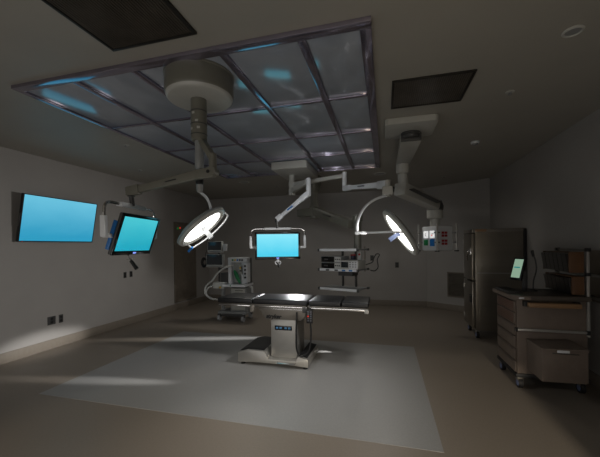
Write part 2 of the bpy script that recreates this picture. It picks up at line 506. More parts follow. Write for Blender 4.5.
# --- left mount: column, monitor arm, light head
L1 = Vector((-1.716, 2.75, 1.77)); n1 = Vector((.632, .163, -.758))
ax, ay = -1.462, 2.304
t = thing('surgical_light', 'left surgical light on a drum-shaped ceiling mount with its lit face turned down right', 'surgical light', (ax, ay, H), 'ceiling mounted surgical lights')
K = Matrix.Translation((ax + .004, ay + .012, -.012))
link('ceiling_cover', MB().lathe([(.28, 3.0), (.28, 2.985), (.273, 2.98), (.273, 2.85), (.268, 2.832), (.264, 2.826)], K, n=72), M['olive'], t)
link('lit_cover_base', MB().lathe([(.265, 2.827), (.26, 2.812), (.25, 2.803), (.24, 2.80), (0, 2.80)], K, n=72), M['cream'], t)  # paler enamel than the side paints in light on the underside
K = Matrix.Translation((ax, ay, 0))
col = link('column', MB().lathe([(.064, 2.802), (.064, 2.46), (.056, 2.45), (0, 2.45)], K), M['olive'], t)
for z in (2.69, 2.585, 2.50):
    mb = MB()
    mb.lathe([(.0645, z - .004), (.0665, z - .002), (.0665, z + .002), (.0645, z + .004)], K)
    link('column_band', mb, M['dgrey'], col)
for a, z in ((-100, 2.665), (-75, 2.6), (-120, 2.54), (-62, 2.545)):
    mb = MB()
    mb.box((.060, -.012, z - .009), (.067, .012, z + .009), .002, K @ Matrix.Rotation(R(a), 4, 'Z'))
    link('label_plate', mb, M['cream'], col)
link('spindle', MB().lathe([(.036, 2.452), (.034, 2.36), (.034, 2.35), (.036, 2.345), (.036, 2.235), (.026, 2.22), (.026, 2.06), (.02, 2.03), (0, 2.03)], K), M['grey'], t)
link('spindle_collar', MB().lathe([(.0262, 2.17), (.031, 2.165), (.031, 2.10), (.0262, 2.095)], K), M['black'], t)
mb = MB().cyl((-1.44, 2.295, 2.44), (-1.402, 2.285, 2.45), .03)
mb.beam((-1.425, 2.288, 2.445), (-1.305, 2.242, 2.29), .05, .05)
mb.cyl((-1.303, 2.241, 2.315), (-1.303, 2.241, 2.14), .031)
link('drop_link', mb, M['olive'], t)
am = MB().beam((-1.29, 2.243, 2.172), (-1.46, 2.238, 2.158), .05, .085, .045, .075)
am.beam((-1.45, 2.238, 2.158), (-2.02, 2.236, 2.072), .045, .075, .04, .06)
am.cyl((-1.303, 2.205, 2.172), (-1.303, 2.275, 2.172), .038)
am.beam((-1.99, 2.236, 2.075), (-2.12, 2.238, 2.062), .055, .085, .05, .075)
link('spring_arm', am, M['olive'], t)
link('arm_pivot_bolt', MB().cyl((-1.325, 2.2, 2.172), (-1.325, 2.204, 2.172), .014).cyl((-1.72, 2.21, 2.117), (-1.62, 2.2095, 2.132), .004), M['black'], t)
link('arm_end', MB().cyl((-2.092, 2.25, 2.03), (-2.098, 2.27, 1.945), .02).cyl((-2.088, 2.245, 2.07), (-2.088, 2.245, 2.02), .03), M['dgrey'], t)
hook = L1 - n1 * .07
link('head_yoke', MB().tube([(ax, ay, 2.04), (-1.475, 2.36, 2.03), (-1.50, 2.47, 2.01), (-1.56, 2.63, 1.955), (-1.62, 2.74, 1.88), tuple(hook)], .012), M['white'], t)
lamp_head(t, L1, n1, .272, .212, (-.3, .9, .2))

# --- central mount: two arms, light head on the right
L2 = Vector((.158, 3.665, 1.708)); n2 = Vector((-.815, -.103, -.571))
cx, cy = -1.59, 5.45
t = thing('surgical_light', 'right surgical light on long white arms from the central box mount, lit face turned left', 'surgical light', (cx, cy, H), 'ceiling mounted surgical lights')
link('ceiling_cover', MB().box((-1.80, 4.95, 2.845), (-1.20, 5.86, 2.968), .012), M['cream'], t)
link('column', MB().lathe([(.05, 2.85), (.05, 2.52), (.06, 2.515), (.06, 2.49), (0, 2.49)], Matrix.Translation((cx, cy, 0))), M['cream'], t)
mb = MB().cyl((cx, cy, 2.60), (cx, cy, 2.52), .062)
mb.beam((cx, cy, 2.56), (-1.13, 4.70, 2.56), .07, .09, .06, .075)
link('link_arm', mb, M['cream'], t)
el = link('elbow_post', MB().cyl((-1.10, 4.653, 2.60), (-1.10, 4.653, 2.33), .036), M['white'], t)
mb = MB().beam((-1.10, 4.65, 2.37), (-1.22, 4.642, 2.28), .06, .085)
mb.beam((-1.2, 4.643, 2.295), (-1.53, 4.62, 2.04), .05, .07, .042, .055)
mb.beam((-1.52, 4.62, 2.05), (-1.60, 4.615, 1.985), .055, .08)
link('spring_arm', mb, M['white'], t)
link('arm_brand_strip', MB().beam((-1.34, 4.603, 2.187), (-1.42, 4.599, 2.125), .004, .022, bev=0), M['blue'], t)
link('arm_end', MB().cyl((-1.598, 4.615, 1.99), (-1.598, 4.632, 1.86), .018).cyl((-1.598, 4.615, 2.0), (-1.598, 4.615, 1.945), .028), M['dgrey'], t)
mb = MB().cyl((cx, cy, 2.72), (cx, cy, 2.63), .062)
mb.beam((cx, cy, 2.675), (-.606, 5.066, 2.69), .07, .075, .06, .06)
link('long_arm', mb, M['cream'], t)
link('drop_post', MB().cyl((-.606, 5.066, 2.735), (-.606, 5.066, 2.45), .034).cyl((-.606, 5.066, 2.745), (-.606, 5.066, 2.735), .038), M['white'], t)
mb = MB().beam((-.606, 5.06, 2.485), (-.50, 4.86, 2.46), .06, .085)
mb.beam((-.51, 4.88, 2.462), (-.03, 4.0, 2.315), .05, .06, .05, .075)
mb.beam((-.06, 4.06, 2.322), (.035, 3.885, 2.295), .06, .10)
link('light_spring_arm', mb, M['white'], t)
link('arm_brand_strip', MB().beam((-.335, 4.505, 2.402), (-.26, 4.36, 2.38), .052, .016, bev=0), M['lamp_mark'], t)
link('arm_joint', MB().box((-.02, 3.84, 2.17), (.10, 3.95, 2.27), .014).cyl((.042, 3.89, 2.345), (.042, 3.89, 2.15), .034), M['cream'], t)
link('joint_cap', MB().box((.088, 3.85, 2.2), (.118, 3.94, 2.26), .006), M['black'], t)
mb = MB().tube([(.03, 3.887, 2.165), (-.091, 3.826, 2.121), (-.205, 3.775, 2.038), (-.27, 3.716, 1.93), (-.302, 3.666, 1.812), (-.30, 3.655, 1.735)], .015)
mb.box((-.325, 3.632, 1.705), (-.2, 3.672, 1.737), .006)
mb.tube([(-.21, 3.652, 1.722), (-.05, 3.55, 1.717), (.06, 3.46, 1.716), (.15, 3.42, 1.712), (.205, 3.43, 1.706)], .011)
link('head_yoke', mb, M['white'], t)
lamp_head(t, L2, n2, .30, .239, (-.1, -.95, .1), rail=False, handle_mat=M['wheel_blue'])
b_ = Vector((-.57, 0, .82)).normalized()

# ------------------------------------------------------------------ equipment boom on the right
t = thing('equipment_boom', 'grey ceiling boom with thick jointed arms carrying a service box, right of the grid', 'boom', (.30, 4.0, H))
link('ceiling_cover', MB().prism([(.05, 3.70), (.555, 3.70), (.585, 3.73), (.585, 4.19), (.55, 4.225), (.05, 4.225), (.02, 4.19), (.02, 3.73)], 2.93, 3.0, bev=.008), M['cream'], t)
link('hub', MB().lathe([(.115, 2.931), (.115, 2.90), (.105, 2.895), (.10, 2.86), (0, 2.86)], Matrix.Translation((.32, 4.06, 0))), M['dgrey'], t)
link('upper_arm', MB().beam((.323, 4.04, 2.872), (.29, 5.27, 2.865), .25, .088, .20, .075, bev=.02), M['cream'], t)
link('arm_end_cap', MB().box((.205, 4.02, 2.825), (.44, 4.045, 2.92), .008), M['dgrey'], t)
link('joint', MB().lathe([(.10, 2.835), (.10, 2.70), (.092, 2.69), (.092, 2.685), (.075, 2.68), (.075, 2.52), (0, 2.52)], Matrix.Translation((.288, 5.20, 0))), M['cream'], t)
d = Vector((.62, .80, 0)).normalized()
la = MB().beam((.235, 5.13, 2.445), (.87, 5.98, 2.265), .20, .20, .19, .165, bev=.022)
link('lower_arm', la, M['cream'], t)
link('arm_cover_seam', MB().beam((.36, 5.16, 2.43), (.86, 5.82, 2.285), .2, .01, .2, .01, bev=0), M['dgrey'], t)
link('arm_end_cap', MB().beam((.86, 5.96, 2.27), (.945, 6.08, 2.215), .195, .17, .16, .09, bev=.01), M['dgrey'], t)
link('pillar', MB().lathe([(.135, 2.185), (.135, 2.05), (.125, 2.04), (.085, 2.035), (.085, 1.88), (0, 1.88)], Matrix.Translation((.875, 6.08, 0))), M['cream'], t)
# service box standing corner-on
yw = R(45 - 8.6)
S = Matrix.Translation((.915, 6.145, 0)) @ Matrix.Rotation(R(36.2), 4, 'Z')
sx = .182
bx = link('service_box', MB().box((-sx, -sx, 1.465), (sx, sx, 1.90), .03, S), M['white'], t)
# left face is local -x, right face is local -y
for yy, zz, mt, nm in ((.075, 1.755, 'lit_white', 'glow_outlet_plate'), (-.075, 1.755, 'lit_white', 'glow_outlet_plate'), (.075, 1.61, 'green_cap', 'green_gas_outlet'), (-.075, 1.61, 'blue', 'blue_gas_outlet')):
    hw, hh = (.052, .062)
    if mt == 'green_cap':
        o = link(nm, MB().box((-sx - .012, yy - .048, zz - .05), (-sx - .001, yy + .048, zz + .05), .02, S), M[mt], bx)
    else:
        o = link(nm, MB().box((-sx - .012, yy - hw, zz - hh), (-sx - .001, yy + hw, zz + hh), .003, S), M[mt], bx)
    if mt == 'lit_white' and yy > 0:
        link('socket', MB().tube([(-sx - .013, yy - .02 + .03 * math.cos(R(a)), zz + .03 * math.sin(R(a))) for a in range(-90, 91, 30)], .004, mx=S, sub=1), M['text_black'], o)
    elif mt == 'lit_white':
        link('socket', MB().box((-sx - .016, yy - .012, zz - .03), (-sx - .011, yy + .012, zz - .006), 0, S), M['led_red'], o)
        link('socket_lever', MB().box((-sx - .016, yy - .04, zz + .004), (-sx - .011, yy + .014, zz + .014), 0, S), M['text_black'], o)
for zz in (1.755, 1.615):
    for xx in (-.035, .035):
        for dz in (-.026, .026):
            link('red_socket', MB().box((xx - .028 - .02, -sx - .010, zz + dz - .02), (xx + .028 - .02, -sx - .001, zz + dz + .02), .004, S), M['red'], bx)
for px_, py_ in ((-sx - .03, sx + .05), (-sx - .035, -sx - .035), (sx + .05, -sx - .03)):
    rd = link('side_rail', MB().cyl((px_, py_, 1.465), (px_, py_, 1.945), .017, mx=S), M['steel'], bx)
    link('rail_foot', MB().box((px_ - .028, py_ - .028, 1.452), (px_ + .028, py_ + .028, 1.472), .004, S), M['black'], rd)
    k = .75
    link('rail_bracket', MB().box((min(px_, px_ * k) - .008, min(py_, py_ * k) - .008, 1.60), (max(px_, px_ * k) + .008, max(py_, py_ * k) + .008, 1.625), .003, S), M['grey'], rd)
    link('rail_bracket', MB().box((min(px_, px_ * k) - .008, min(py_, py_ * k) - .008, 1.77), (max(px_, px_ * k) + .008, max(py_, py_ * k) + .008, 1.795), .003, S), M['grey'], rd)

# ------------------------------------------------------------------ shelf boom
t = thing('shelf_boom', 'grey ceiling boom behind the table holding three hanging equipment shelves', 'shelf boom', (-1.39, 6.36, H))
link('column', MB().lathe([(.16, 3.0), (.155, 2.84), (.11, 2.70), (.078, 2.66), (.078, 2.40), (.10, 2.395), (.10, 2.14), (0, 2.14)], Matrix.Translation((-1.39, 6.36, 0))), M['olive'], t)
link('arm_counterweight', MB().beam((-1.31, 6.30, 2.275), (-1.72, 6.36, 2.25), .2, .18, .2, .15, bev=.02), M['olive'], t)
link('arm', MB().beam((-1.40, 6.36, 2.31), (-.52, 5.32, 1.93), .17, .16, .16, .14, bev=.02), M['olive'], t)
link('arm_seam', MB().beam((-1.05, 5.90, 2.165), (-.90, 5.72, 2.10), .172, .012, bev=0), M['dgrey'], t)
e3 = Vector((.657, -.24, 0)).normalized(); f3 = Vector((-e3.y, e3.x, 0))     # along the shelf front, toward the back
base3 = Vector((-1.055, 5.115, 0))
S3 = basis(base3, e3, f3, Vector((0, 0, 1)))
W3, D3 = .70, .39
pp = base3 + e3 * .565 + f3 * .30
link('pillar', MB().cyl((pp.x, pp.y, 2.02), (pp.x, pp.y, 1.515), .062).cyl((pp.x, pp.y, 2.06), (pp.x, pp.y, 1.96), .085), M['olive'], t)
for z in (1.50, 1.182, .874):
    sh = link('shelf', MB().box((.012, .012, z), (W3 - .012, D3, z + .022), .004, S3), M['grey'], t)
    link('shelf_front', MB().box((.02, 0, z - .012), (W3 - .02, .016, z + .028), .004, S3), M['white'], sh)
    link('shelf_corner', MB().box((-.012, -.006, z - .014), (.022, .022, z + .03), .006, S3).box((W3 - .022, -.006, z - .014), (W3 + .012, .022, z + .03), .006, S3).box((W3 - .016, D3 - .02, z - .008), (W3 + .012, D3 + .03, z + .028), .006, S3), M['dgrey'], sh)
for x in (.26, .50):
    link('shelf_post', MB().box((x - .014, D3 - .045, .874), (x + .014, D3 - .01, 1.505), .003, S3), M['dgrey'], t)
link('side_post', MB().cyl((W3 - .06, D3 + .01, 1.15), (W3 - .06, D3 + .01, 1.56), .013, mx=S3), M['steel_dark'], t)
link('under_tray', MB().box((.30, .12, 1.09), (.55, .34, 1.165), .008, S3), M['dgrey'], t)
for x, m_ in ((.09, 'white'), (.17, 'dgrey'), (.24, 'white'), (.33, 'dgrey'), (.46, 'blue'), (.58, 'blue')):
    link('shelf_label', MB().box((x - .03, -.006, 1.176), (x + .03, .0, 1.2), .002, S3), M[m_], t)

def device(name, label, cat, lo, hi, body, group=None):
    c = S3 @ Vector(((lo[0] + hi[0]) / 2, (lo[1] + hi[1]) / 2, lo[2]))
    t = thing(name, label, cat, c, group)
    link('case', MB().box(lo, hi, .006, S3), body, t)
    return t
for z, lb in ((1.2075, 'black equipment unit on the middle hanging shelf, lower of the left pair'), (1.3095, 'black equipment unit on the middle hanging shelf, upper of the left pair')):
    t = device('equipment_unit', lb, 'medical device', (.03, .04, z), (.395, .33, z + .096), M['grey'], 'units stacked on the middle shelf')
    link('front_panel', MB().box((.036, .030, z + .006), (.275, .042, z + .09), .003, S3), M['gloss_black'], t)
    link('display', MB().box((.09, .026, z + .035), (.16, .031, z + .06), .001, S3), M['dgrey'], t)
    link('side_panel', MB().box((.282, .032, z + .006), (.39, .042, z + .09), .003, S3), M['hose'], t)
    for k in range(3):
        link('knob', MB().cyl((  .305 + k * .034, .034, z + .05), (.305 + k * .034, .02, z + .05), .011, mx=S3, n=14), M['dgrey'], t)
t = device('electrosurgical_unit', 'white front-panel device with dark display on the right of the middle hanging shelf', 'medical device', (.40, .012, 1.2075), (.70, .30, 1.345), M['cream'])
link('display', MB().box((.415, .004, 1.235), (.535, .013, 1.322), .003, S3), M['screen_dim'], t)
link('control_panel', MB().box((.545, .006, 1.222), (.69, .013, 1.332), .003, S3), M['white'], t)
for k in range(3):
    for j in range(3):
        link('button', MB().box((.555 + k * .046, .001, 1.238 + j * .033), (.585 + k * .046, .007, 1.256 + j * .033), .002, S3), M['grey'], t)
t = thing('suction_canister', 'small dark blue canister behind the white device on the middle shelf', 'canister', S3 @ Vector((.44, .345, 1.204)))
link('jar', MB().lathe([(0, 1.205), (.04, 1.205), (.042, 1.41), (0, 1.41)], S3 @ Matrix.Translation((.46, .348, 0)), n=20), mat('dark_blue_jar', (30, 34, 60), .3), t)
link('lid', MB().lathe([(.045, 1.408), (.045, 1.43), (.01, 1.435), (0, 1.435)], S3 @ Matrix.Translation((.46, .348, 0)), n=20), M['red'], t)
t = thing('gauge_unit', 'small white gauge box behind the white device under the top hanging shelf', 'medical device', S3 @ Vector((.60, .35, 1.204)))
link('case', MB().box((.555, .325, 1.205), (.61, .365, 1.47), .005, S3), M['hose'], t)
link('dial', MB().cyl((.582, .326, 1.43), (.582, .316, 1.43), .018, mx=S3, n=16), M['red'], t)
cb = [S3 @ Vector(p) for p in ((W3 + .012, .28, 1.27), (W3 + .06, .42, 1.30), (W3 + .07, .46, 1.36), (W3 + .09, .52, 1.43), (W3 + .13, .56, 1.42), (W3 + .10, .54, 1.34), (W3 + .12, .52, 1.22), (W3 + .08, .48, 1.16), (W3 + .03, .42, 1.17))]
one('power_cable', MB().tube(cb, .008), M['black'], 'black cable looping out of the right side of the hanging shelves', 'cable')

# ------------------------------------------------------------------ operating table
t = thing('operating_table', 'black padded operating table on a steel column and wide base, centre of the room', 'operating table', (-1.43, 4.22, 0))
YF, YB, ZT = 3.97, 4.48, .872
secs = [(-2.262, -1.745), (-1.735, -.985), (-.955, -.545), (-.530, -.200)]
for k, (a, b) in enumerate(secs):
    link('mattress_section', MB().box((a, YF, ZT - .066), (b, YB, ZT), .018, seg=3), M['vinylpad'], t)
link('table_deck', MB().box((-2.25, YF + .02, .775), (-1.0, YB - .02, .802), .004).box((-.975, YF + .02, .775), (-.215, YB - .02, .802), .004), M['steel_dark'], t)
for y in (YF - .012, YB - .012):
    for a, b in ((-2.24, -1.76), (-1.72, -.98), (-.95, -.225)):
        link('side_rail', MB().box((a, y, .762), (b, y + .024, .79), .004), M['chrome'], t)
        for xx in (a + .06, b - .06):
            link('rail_spacer', MB().cyl((xx, y + .01, .776), (xx, y + (.03 if y < 4.2 else -.03), .776), .01, n=12), M['steel'], t)
# patient strap knob and small clamp blocks along the rail
link('rail_clamp', MB().box((-1.765, 3.945, .705), (-1.71, 3.99, .79), .006).cyl((-1.74, 3.94, .72), (-1.74, 3.99, .72), .02), M['steel_dark'], t)
link('rail_clamp', MB().box((-1.035, 3.95, .715), (-.985, 3.99, .785), .006), M['dgrey'], t)
link('end_bracket', MB().box((-.25, 3.955, .735), (-.20, 3.995, .79), .006), M['steel'], t)
link('pad_seam_button', MB().lathe([(.012, 0), (.01, .008), (0, .01)], Matrix.Translation((-1.78, 4.22, ZT)), n=14), M['chrome'], t)
# upper shroud, column, base
sk = [(-1.655, .762), (-.985, .762), (-1.01, .66), (-1.06, .605), (-1.55, .605), (-1.60, .66)]
shr = link('shroud', MB().prism(sk, 3.985, 4.46, 'y', bev=.008), M['steel_dark'], t)
link('shroud_trim', MB().box((-1.65, 3.978, .738), (-.99, 3.99, .752), .003), M['chrome'], shr)
lettering('brand_lettering', 'stryker', .072, M['text_black'], basis((-1.44, 3.982, .645), (1, 0, 0), (0, 0, 1), (0, -1, 0)), shr, shear=.18, bold=.004, spacing=1.0)
clm = link('column', MB().box((-1.487, 4.0, .10), (-1.13, 4.42, .61), .012).box((-1.45, 4.04, .60), (-1.16, 4.38, .67), .01), M['steel'], t)
cp = link('control_display', MB().box((-1.43, 3.992, .465), (-1.19, 4.004, .525), .01), M['gloss_black'], clm)
for x in (-1.395, -1.345, -1.275, -1.225):
    link('indicator', MB().box((x - .016, 3.988, .483), (x + .016, 3.994, .507), .002), M['panel_glow'], cp)
bp = [(-1.91, 3.93), (-1.90, 3.905), (-.98, 3.905), (-.955, 3.93), (-.955, 4.50), (-.99, 4.54), (-1.87, 4.54), (-1.915, 4.50)]
prof = [(-1.925, .03), (-1.70, .045), (-1.2, .045), (-.955, .03), (-.955, .135), (-1.09, .162), (-1.125, .10), (-1.495, .10), (-1.545, .20), (-1.78, .205), (-1.925, .165)]
link('base', MB().prism(prof, 3.90, 4.55, 'y', bev=.012), M['steel'], t)
link('base_cover', MB().prism([(-1.90, .176), (-1.785, .206), (-1.56, .202), (-1.56, .207), (-1.78, .213), (-1.90, .184)], 3.93, 4.52, 'y'), M['rubber'], t)
link('base_cover', MB().prism([(-1.085, .155), (-.975, .135), (-.975, .143), (-1.085, .166)], 3.94, 4.52, 'y'), M['rubber'], t)
link('foot_pedal', MB().tube([(-1.36, 3.90, .075), (-1.36, 3.872, .07), (-1.12, 3.872, .07), (-1.12, 3.90, .075)], .008, sub=1), M['chrome'], t)
for x, y in ((-1.87, 3.95), (-1.0, 3.95), (-1.0, 4.5), (-1.87, 4.5)):
    link('foot', MB().lathe([(0, 0), (.03, 0), (.03, .012), (.015, .016), (.015, .04), (0, .04)], Matrix.Translation((x, y, 0)), n=16), M['rubber'], t)
# hand control hanging from the side rail
t2 = thing('hand_control', 'black corded hand control hanging from the near side rail of the operating table', 'remote control', (-.935, 3.94, .80))
hc = link('remote_body', MB().box((-.978, 3.925, .590), (-.897, 3.952, .772), .008), M['black'], t2)
for k in range(5):
    for j in range(2):
        link('button', MB().box((-.962 + j * .034, 3.919, .618 + k * .028), (-.942 + j * .034, 3.927, .634 + k * .028), .002), M['led_red'] if (k, j) == (2, 0) else M['lamp_mark'], hc)
link('hook', MB().tube([(-.938, 3.94, .765), (-.938, 3.94, .80), (-.938, 3.957, .806), (-.938, 3.968, .796)], .006), M['dgrey'], t2)
link('cord', MB().tube([(-.925, 3.94, .592), (-.915, 3.92, .45), (-.925, 3.885, .30), (-.965, 3.87, .225), (-1.04, 3.865, .19), (-1.095, 3.88, .26), (-1.115, 3.93, .40), (-1.118, 3.96, .58), (-1.115, 3.972, .72)], .011), M['black'], t2)

# ------------------------------------------------------------------ anaesthesia machine
t = thing('anaesthesia_machine', 'white anaesthesia machine on wheels with two dark screens, behind the left end of the table', 'anaesthesia machine', (-3.1, 6.35, 0))
def P(x0, y0, z0, x1, y1, z1, bev=.008, mb=None):
    return (mb or MB()).box((x0, y0, z0), (x1, y1, z1), bev)
F = 6.12
link('base', P(-3.48, 6.12, .13, -2.83, 6.52, .20, .02), M['grey'], t)
link('base_step', P(-3.38, 6.08, .10, -2.90, 6.16, .15, .01), M['dgrey'], t)
for x, y in ((-3.44, 6.12), (-2.88, 6.10), (-3.42, 6.48), (-2.88, 6.48)):
    cs = link('caster', MB().cyl((x - .025, y, .062), (x + .025, y, .062), .062, n=28).cyl((x - .03, y, .062), (x + .03, y, .062), .03, n=16), M['wheel'], t)
    link('caster_fork', MB().box((x - .035, y - .03, .085), (x + .035, y + .03, .15), .01), M['dgrey'], cs)
lb = link('lower_cabinet', P(-3.20, F + .04, .20, -2.83, 6.46, .70), M['grey'], t)
for z in (.24, .40, .55):
    dr = link('drawer', P(-3.17, F + .022, z, -2.86, F + .045, z + .135, .006), M['cream'], lb)
    link('handle', P(-3.08, F + .012, z + .09, -2.90, F + .024, z + .105, .003), M['dgrey'], dr)
link('side_post', P(-3.44, F + .08, .20, -3.38, F + .16, 1.0), M['grey'], t)
link('grab_handle', MB().tube([(-2.76, F + .05, .74), (-2.68, F, .72), (-2.68, F, .50), (-2.72, F, .32)], .018), M['hose'], t)
link('worktop', P(-3.32, F - .10, .735, -2.80, 6.48, .785, .012), M['white'], t)
link('worktop_button', MB().cyl((-3.12, F - .11, .762), (-3.12, F - .098, .762), .014, n=14), M['green'], t)
sm = link('breathing_module', P(-3.56, F - .06, .69, -3.30, F + .24, .82, .015), M['hose'], t)
link('module_port', MB().cyl((-3.585, F + .02, .74), (-3.555, F + .02, .74), .03), M['black'], sm)
link('module_knob', MB().cyl((-3.38, F - .08, .72), (-3.38, F - .05, .72), .018), M['yellow'], sm)
bd = link('upper_body', P(-3.22, F + .16, .785, -2.83, 6.48, 1.34), mat('machine_grey', (92, 93, 93), .45), t)
link('inner_panel', P(-3.17, F + .148, .80, -2.90, F + .165, 1.24, .004), M['hose'], bd)
for x in (-3.235, -2.925):
    link('upright', P(x, F + .02, .785, x + .075, F + .17, 1.30, .006), M['white'], bd)
gp = link('gauge_panel', P(-3.235, F + .015, 1.245, -2.80, F + .17, 1.345, .008), M['white'], bd)
for k, c in enumerate(('green', 'yellow', 'blue', 'dgrey', 'dgrey')):
    link('gauge', MB().cyl((-3.12 + k * .055, F + .016, 1.295), (-3.12 + k * .055, F + .002, 1.295), .02, n=16), M[c], gp)
ks = link('knob_column', P(-2.86, F, .82, -2.79, F + .17, 1.24, .006), M['white'], bd)
for z in (.93, 1.01, 1.09, 1.17):
    link('knob', MB().cyl((-2.826, F + .002, z), (-2.826, F - .025, z), .02, n=14), M['black'], ks)
vp = link('vaporiser', P(-3.0, F + .02, .985, -2.885, F + .15, 1.19, .01), M['cream'], bd)
link('vaporiser_dial', MB().cyl((-2.945, F + .022, 1.13), (-2.945, F + .005, 1.13), .024).box((-2.965, F + .01, 1.05), (-2.925, F + .022, 1.085), .002), M['dgrey'], vp)
link('yellow_label', P(-2.965, F + .012, 1.11, -2.93, F + .0045, 1.15, .001), M['yellow'], vp)
link('breathing_bag', MB().lathe([(0, 0), (.015, .005), (.03, .06), (.045, .16), (.042, .24), (.02, .31), (0, .32)], Matrix.Translation((-2.93, F - .03, .80)) @ Matrix.Rotation(R(-26), 4, 'Y') @ Matrix.Scale(.75, 4, (0, 1, 0)), n=20), M['green'], t)
link('side_vaporiser', P(-3.42, F + .04, .82, -3.25, F + .2, 1.02, .01), M['dgrey'], t)
for z0_, z1_, x0_, x1_, nm in ((1.455, 1.695, -3.70, -3.355, 'upper'), (1.14, 1.42, -3.735, -3.335, 'lower')):
    sc = link('monitor', P(x0_, F - .02, z0_, x1_, F + .06, z1_, .012), M['hose'], t)
    link('screen', P(x0_ + .014, F - .026, z0_ + .055, x1_ - .014, F - .016, z1_ - .008, .003), M['screen_dim'], sc)
    link('key_strip', P(x0_ + .03, F - .025, z0_ + .012, x1_ - .03, F - .018, z0_ + .03, .002), M['grey'], sc)
link('screen_side_panel', P(-3.34, F + .0, 1.49, -3.26, F + .05, 1.64, .006), M['white'], t)
link('monitor_arm', MB().cyl((-3.50, F + .12, .8), (-3.50, F + .12, 1.60), .022).cyl((-3.50, F + .12, 1.55), (-3.5, F + .04, 1.55), .018).cyl((-3.50, F + .12, 1.25), (-3.5, F + .04, 1.25), .018).cyl((-3.50, F + .12, 1.1), (-3.22, F + .22, 1.1), .018), M['dgrey'], t)
mb = MB()
for k in range(4):
    r = .085 - .012 * k
    mb.tube([(-3.83 + r * math.cos(R(a)) * .8, F + .05 + .01 * k, 1.24 + r * math.sin(R(a)) * 1.25) for a in range(0, 361, 30)], .009, sub=2)
mb.tube([(-3.80, F + .05, 1.34), (-3.78, F + .05, 1.45), (-3.72, F + .05, 1.55), (-3.68, F + .05, 1.6)], .006)
link('cable_coil', mb, M['black'], t)
mb = MB().tube([(-3.10, F + .0, 1.18), (-3.25, F - .07, 1.14), (-3.42, F - .1, 1.02), (-3.56, F - .08, .86), (-3.66, F - .06, .80), (-3.74, F - .06, .70), (-3.72, F - .08, .58), (-3.62, F - .1, .50), (-3.50, F - .12, .47)], .02)
mb.tube([(-3.58, F + .0, .75), (-3.68, F - .03, .70), (-3.73, F - .04, .62), (-3.70, F - .05, .54), (-3.58, F - .07, .48), (-3.44, F - .08, .46)], .018)
link('breathing_hose', mb, M['hose'], t)

# ------------------------------------------------------------------ tall steel cabinet
t = thing('warming_cabinet', 'tall stainless steel warming cabinet on casters in the right far corner', 'cabinet', (1.83, 6.16, 0))
x0, x1, y0, y1 = 1.462, 2.195, 5.87, 6.46
link('cabinet_body', MB().box((x0, y0, .13), (x1, y1, 1.83), .006), M['cabinet_steel'], t)
ct = link('control_panel', MB().box((x0 - .045, y0 + .005, 1.765), (x0 + .001, y1 - .005, 1.83), .006), M['steel_dark'], t)
link('top_strip', MB().box((x0 - .01, y0 - .006, 1.775), (x1, y0 - .0005, 1.825), .002), M['steel_dark'], t)
link('painted_reflection', MB().box((x0 + .0, y0 - .009, 1.78), (x0 + .17, y0 - .005, 1.82), .002), M['tan'], t)  # tan piece painting a warm reflection on the left of the strip
link('side_rib', MB().box((x0 + .03, y0 - .004, 1.085), (x1 - .01, y0 - .0005, 1.10), .001), M['steel'], t)
link('back_rail', MB().box((x1 - .03, y0 - .012, .4), (x1 + .012, y0 - .001, 1.82), .003), M['rubber'], t)
for z0_, z1_ in ((.975, 1.75), (.17, .945)):
    dr = link('door', MB().box((x0 - .05, y0 + .008, z0_), (x0 - .002, y1 - .008, z1_), .008), M['cabinet_steel'], t)
    link('hinge', MB().cyl((x0 - .05, y1 - .03, z0_ + .08), (x0 - .05, y1 - .03, z0_ + .16), .012), M['steel'], dr)
    link('hinge', MB().cyl((x0 - .05, y1 - .03, z1_ - .16), (x0 - .05, y1 - .03, z1_ - .08), .012), M['steel'], dr)
    zc = z0_ + .42
    if z0_ > .9:
        link('handle', MB().box((x0 - .07, y0 + .03, zc), (x0 - .048, y0 + .10, zc + .12), .006).tube([(x0 - .062, y0 + .06, zc + .1), (x0 - .10, y0 + .06, zc + .05), (x0 - .105, y0 + .10, zc - .02), (x0 - .08, y0 + .17, zc - .10)], .012), M['chrome'], dr)
    else:
        link('handle', MB().box((x0 - .072, y0 + .03, zc), (x0 - .048, y0 + .12, zc + .13), .008), M['black'], dr)
for x, y in ((x0 + .03, y0 + .05), (x0 + .03, y1 - .05), (x1 - .06, y0 + .05), (x1 - .06, y1 - .05)):
    cs = link('caster', MB().cyl((x - .02, y, .06), (x + .02, y, .06), .06, n=28), M['rubber'], t)
    link('caster_hub', MB().cyl((x - .024, y, .06), (x + .024, y, .06), .04, n=20), M['wheel_blue'], cs)
    link('caster_fork', MB().box((x - .03, y - .03, .09), (x + .03, y + .03, .135), .008), M['steel'], cs)

